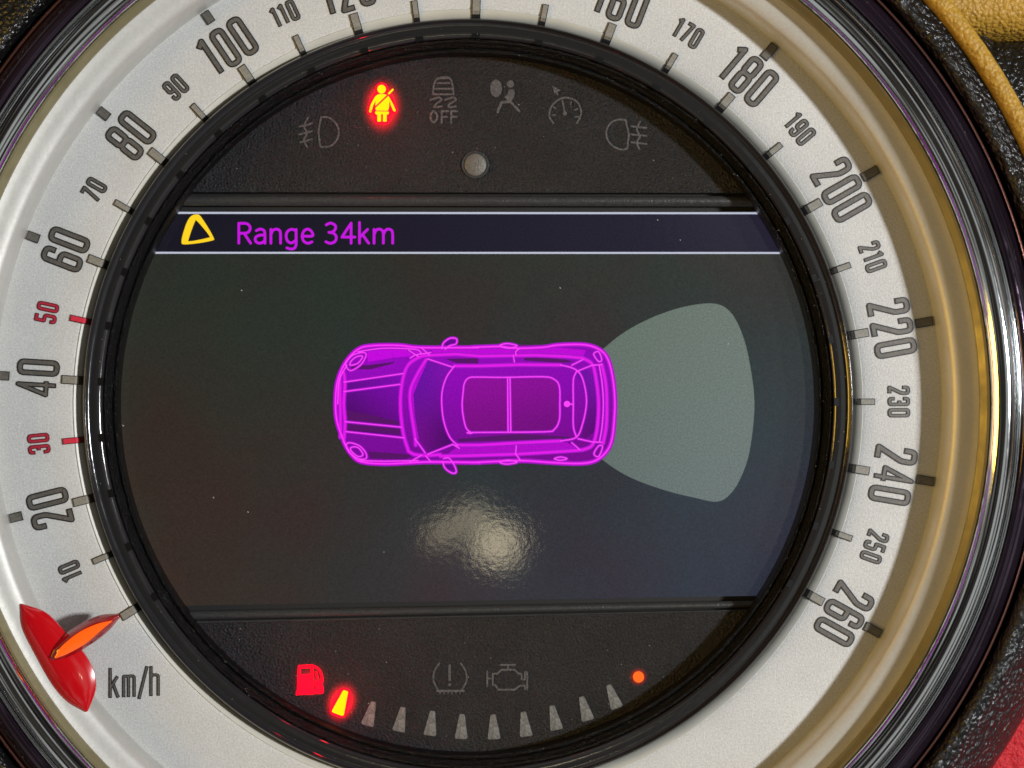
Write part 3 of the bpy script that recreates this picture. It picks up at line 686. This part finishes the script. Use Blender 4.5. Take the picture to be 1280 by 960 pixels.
# km/h lettering (upright, slanted)
def kmh():
    x0, y0 = 138, 872; w = 3.4; sh = []
    def s_(pts): sh.append(st([(x0+p[0], y0-p[1]-p[0]*0.045) for p in pts], w, 'flat'))
    s_([(0,0),(0,37)]); s_([(0,12),(9,26)]); s_([(4,16),(10,0)])
    s_([(17,0),(17,26)]); s_(fillet([(17,22),(17,26),(23,26),(23,0)],[0,1,3,0])); s_(fillet([(23,22),(23,26),(30,26),(30,0)],[0,1,3,0]))
    s_([(36,-3),(46,37)])
    s_([(51,0),(51,37)]); s_(fillet([(51,22),(51,26),(60,26),(60,0)],[0,1,3,0]))
    return sh
k_ = kmh()
shape('unit_lettering', k_, M['ink_edge'], dial, 0.001, 0.012, step=0.45, grow=0.3)
shape('unit_lettering_face', k_, M['ink'], dial, 0.011, 0.006, step=0.45, grow=-0.75)

# ---- needle
def leaf(name, axis, widths, h, z, material, parent, asym=(1,1), nv=13, edge=0.0, label=None):
    """domed leaf: axis points (px), half width at each, height h; asym scales left/right side"""
    P = cr([(*p,) for p in axis], 5); n = len(P); Wd = np.interp(np.linspace(0,1,n), np.linspace(0,1,len(widths)), widths)
    Wc = [w[0] for w in cr([(w,0) for w in widths], 5)]
    V = []; F = []
    for i in range(n):
        a = P[max(i-1,0)]; b = P[min(i+1,n-1)]; d = (b-a)/np.linalg.norm(b-a); nn = np.array((-d[1], d[0]))
        for k in range(nv):
            v = -1+2*k/(nv-1); w = max(Wc[i],0.15)*(asym[0] if v < 0 else asym[1])
            q = P[i]+nn*v*w; prof = (1-abs(v)**2.4)
            zz = z+edge+h*prof*min(1, (max(Wc[i],0.01)/max(widths))**0.7)
            x, y = W(q[0], q[1], z); V.append((x, y, zz))
        x0 = len(V)
    for i in range(n-1):
        for k in range(nv-1): F.append((i*nv+k, (i+1)*nv+k, (i+1)*nv+k+1, i*nv+k+1))
    m0 = len(V)      # skirt down to z
    rim = [i*nv for i in range(n)]+[(n-1)*nv+k for k in range(1,nv)]+[i*nv+nv-1 for i in reversed(range(n-1))]+[k for k in reversed(range(1,nv-1))]
    for q in rim: V.append((V[q][0], V[q][1], z))
    L_ = len(rim)
    for i in range(L_): F.append((rim[i], rim[(i+1)%L_], m0+(i+1)%L_, m0+i))
    o = mesh_obj(name, V, F, material, parent, sharp=50)
    if label: o['label'] = label
    return o
needle = leaf('needle', [(27,755),(40,776),(60,806),(84,842),(99,868),(109,889)], [1.0,17,23,27,20,1.5], 0.08, 0.40, M['needle'], gauge, asym=(1.2,0.95), edge=0.03, label='glossy red domed needle hub')
leaf('pointer', [(65,824),(78,813),(100,797),(128,780),(150,769)], [3,12,14.5,12,2.5], 0.16, 0.43, M['pointer'], needle, edge=0.02, label='clear dark red pointer blade')
leaf('pointer_insert', [(69,822),(80,813),(102,798),(122,785),(140,776)], [1,5.8,8.2,5.2,0.6], 0.025, 0.585, M['orange'], needle, edge=0.01, label='orange insert of the pointer')

# ---- dust
def dust(name, pts, z, parent):
    V = []; F = []
    for (x, y, s_) in pts:
        b = len(V); V += [(x+s_,y,z),(x-s_*.5,y+s_*.8,z),(x-s_*.4,y-s_*.8,z),(x,y,z+s_)]
        F += [(b,b+1,b+3),(b+1,b+2,b+3),(b+2,b,b+3)]
    o = mesh_obj(name, V, F, M['dust'], parent, smooth=False); o['kind'] = 'stuff'; return o
pts = []
for _ in range(260):
    a = random.uniform(0, 2*PI); r = 4.3*math.sqrt(random.random()); x, y = r*math.cos(a), r*math.sin(a)
    if y > 2.75 or y < -2.85: pts.append((x, y, random.uniform(0.003, 0.009)))
dust('dust_specks', pts, ZP+0.001, gauge)
pts = [(*W(x,y,ZD), 0.008+0.006*random.random()) for x, y in ((302,363),(267,622),(154,532),(186,305),(822,275),(910,430),(480,690),(700,360),(850,300),(310,640))]
dust('dust_specks', pts, ZD+0.008, gauge)
pts = []
for _ in range(170):
    a = random.uniform(0, 2*PI); r = random.choice((4.38,4.43,4.5,4.56,4.62,4.7))+random.uniform(-.02,.02)
    pts.append((r*math.cos(a), r*math.sin(a), random.uniform(0.002,0.006)))
dust('dust_specks', pts, 0.075, gauge)

# ------------------------------------------------------------------ black leather hood around the gauge
hood_prof = smoothprof([(r_(721,.4),0.30),(r_(722.5,.50),0.50),(r_(727,.6),0.66),(r_(734,.68),0.75),(r_(744,.7),0.745),(r_(757,.62),0.66),(r_(773,.5),0.52),(r_(790,.3),0.30),(r_(800,.1),0.05),(r_(806,0),-0.4),(r_(808,-1),-1.15)], 5)
def hdisp(a, k, r, z):
    p = Vector((r*math.cos(a)*1.3, r*math.sin(a)*1.3, z)); n = mnoise.noise(p); n2 = mnoise.noise(p*4)
    return (0.006*n2, 0.02*n+0.006*n2)
hood = lathe('gauge_hood', hood_prof, M['leather'], None, 720, disp=hdisp, sharp=80)
hood['label'] = 'crinkled black leather hood running around the chrome rim of the gauge'; hood['category'] = 'gauge hood'
# inner stitched channel line of the hood
# yellow leather piping strip, upper right
def strip_prof(n=14):
    out = []
    for k in range(n):
        a = 2*PI*k/n; out.append((r_(774,.7)+0.125*math.cos(a), 0.66+0.12*math.sin(a)))
    return out
tr = lathe('leather_piping', strip_prof(), M['yellow'], None, 300, a0=-12, a1=88, closed=True, disp=lambda a,k,r,z: (0.006*mnoise.noise(Vector((a*60,k,0))), 0.01*mnoise.noise(Vector((a*50,k*2,3)))), sharp=80)
tr['label'] = 'narrow yellow leather piping along the outside of the black hood'; tr['category'] = 'leather trim'
def pillow(name, x0, y0, x1, y1, z, h, material, rnd=0.35, n=90, amp=0.02, rmin=0):
    V = []; F = []
    for j in range(n+1):
        for i in range(n+1):
            u, v = i/n, j/n; x = x0+(x1-x0)*u; y = y0+(y1-y0)*v
            d = min(x-x0, x1-x, y-y0, y1-y); t = min(d/rnd, 1)
            zz = z+h*(1-(1-t)**2)**0.5 - (0 if d > 0 else h)
            V.append((x, y, zz+amp*mnoise.noise(Vector((x*2,y*2,1.0)))))
    for j in range(n):
        for i in range(n):
            a = j*(n+1)+i
            if math.hypot(V[a][0], V[a][1]) > rmin: F.append((a, a+1, a+n+2, a+n+1))
    return mesh_obj(name, V, F, material, None, sharp=80)
x0, y0 = W(1120, 54, 0); x1, y1 = W(1500, -220, 0)
p = pillow('dashboard_pad', x0, y0, x1, y1, 0.12, 0.50, M['yellow'], rmin=7.5); p['label'] = 'yellow grained leather dashboard pad in the upper right corner'; p['category'] = 'dashboard pad'
x0, y0 = W(1150, 300, 0); x1, y1 = W(1500, 50, 0)
p = pillow('dashboard_roll', x0, y0, x1, y1, -0.1, 0.58, M['leather'], rnd=0.9, rmin=7.5); p['label'] = 'shiny black leather roll just below the yellow dashboard pad'; p['category'] = 'dashboard roll'
x0, y0 = W(1180, 1150, -0.8); x1, y1 = W(1500, 850, -0.8)
p = pillow('red_cushion', x0, y0, x1, y1, -1.1, 0.45, M['redcloth']); p['label'] = 'bright red cloth showing in the lower right corner past the black hood'; p['category'] = 'upholstery'

# ------------------------------------------------------------------ bring everything to real size
for o in list(scene.collection.objects):
    if o.parent is None and o.type in ('MESH', 'EMPTY'):
        o.location = o.location*S; o.scale = (S, S, S)
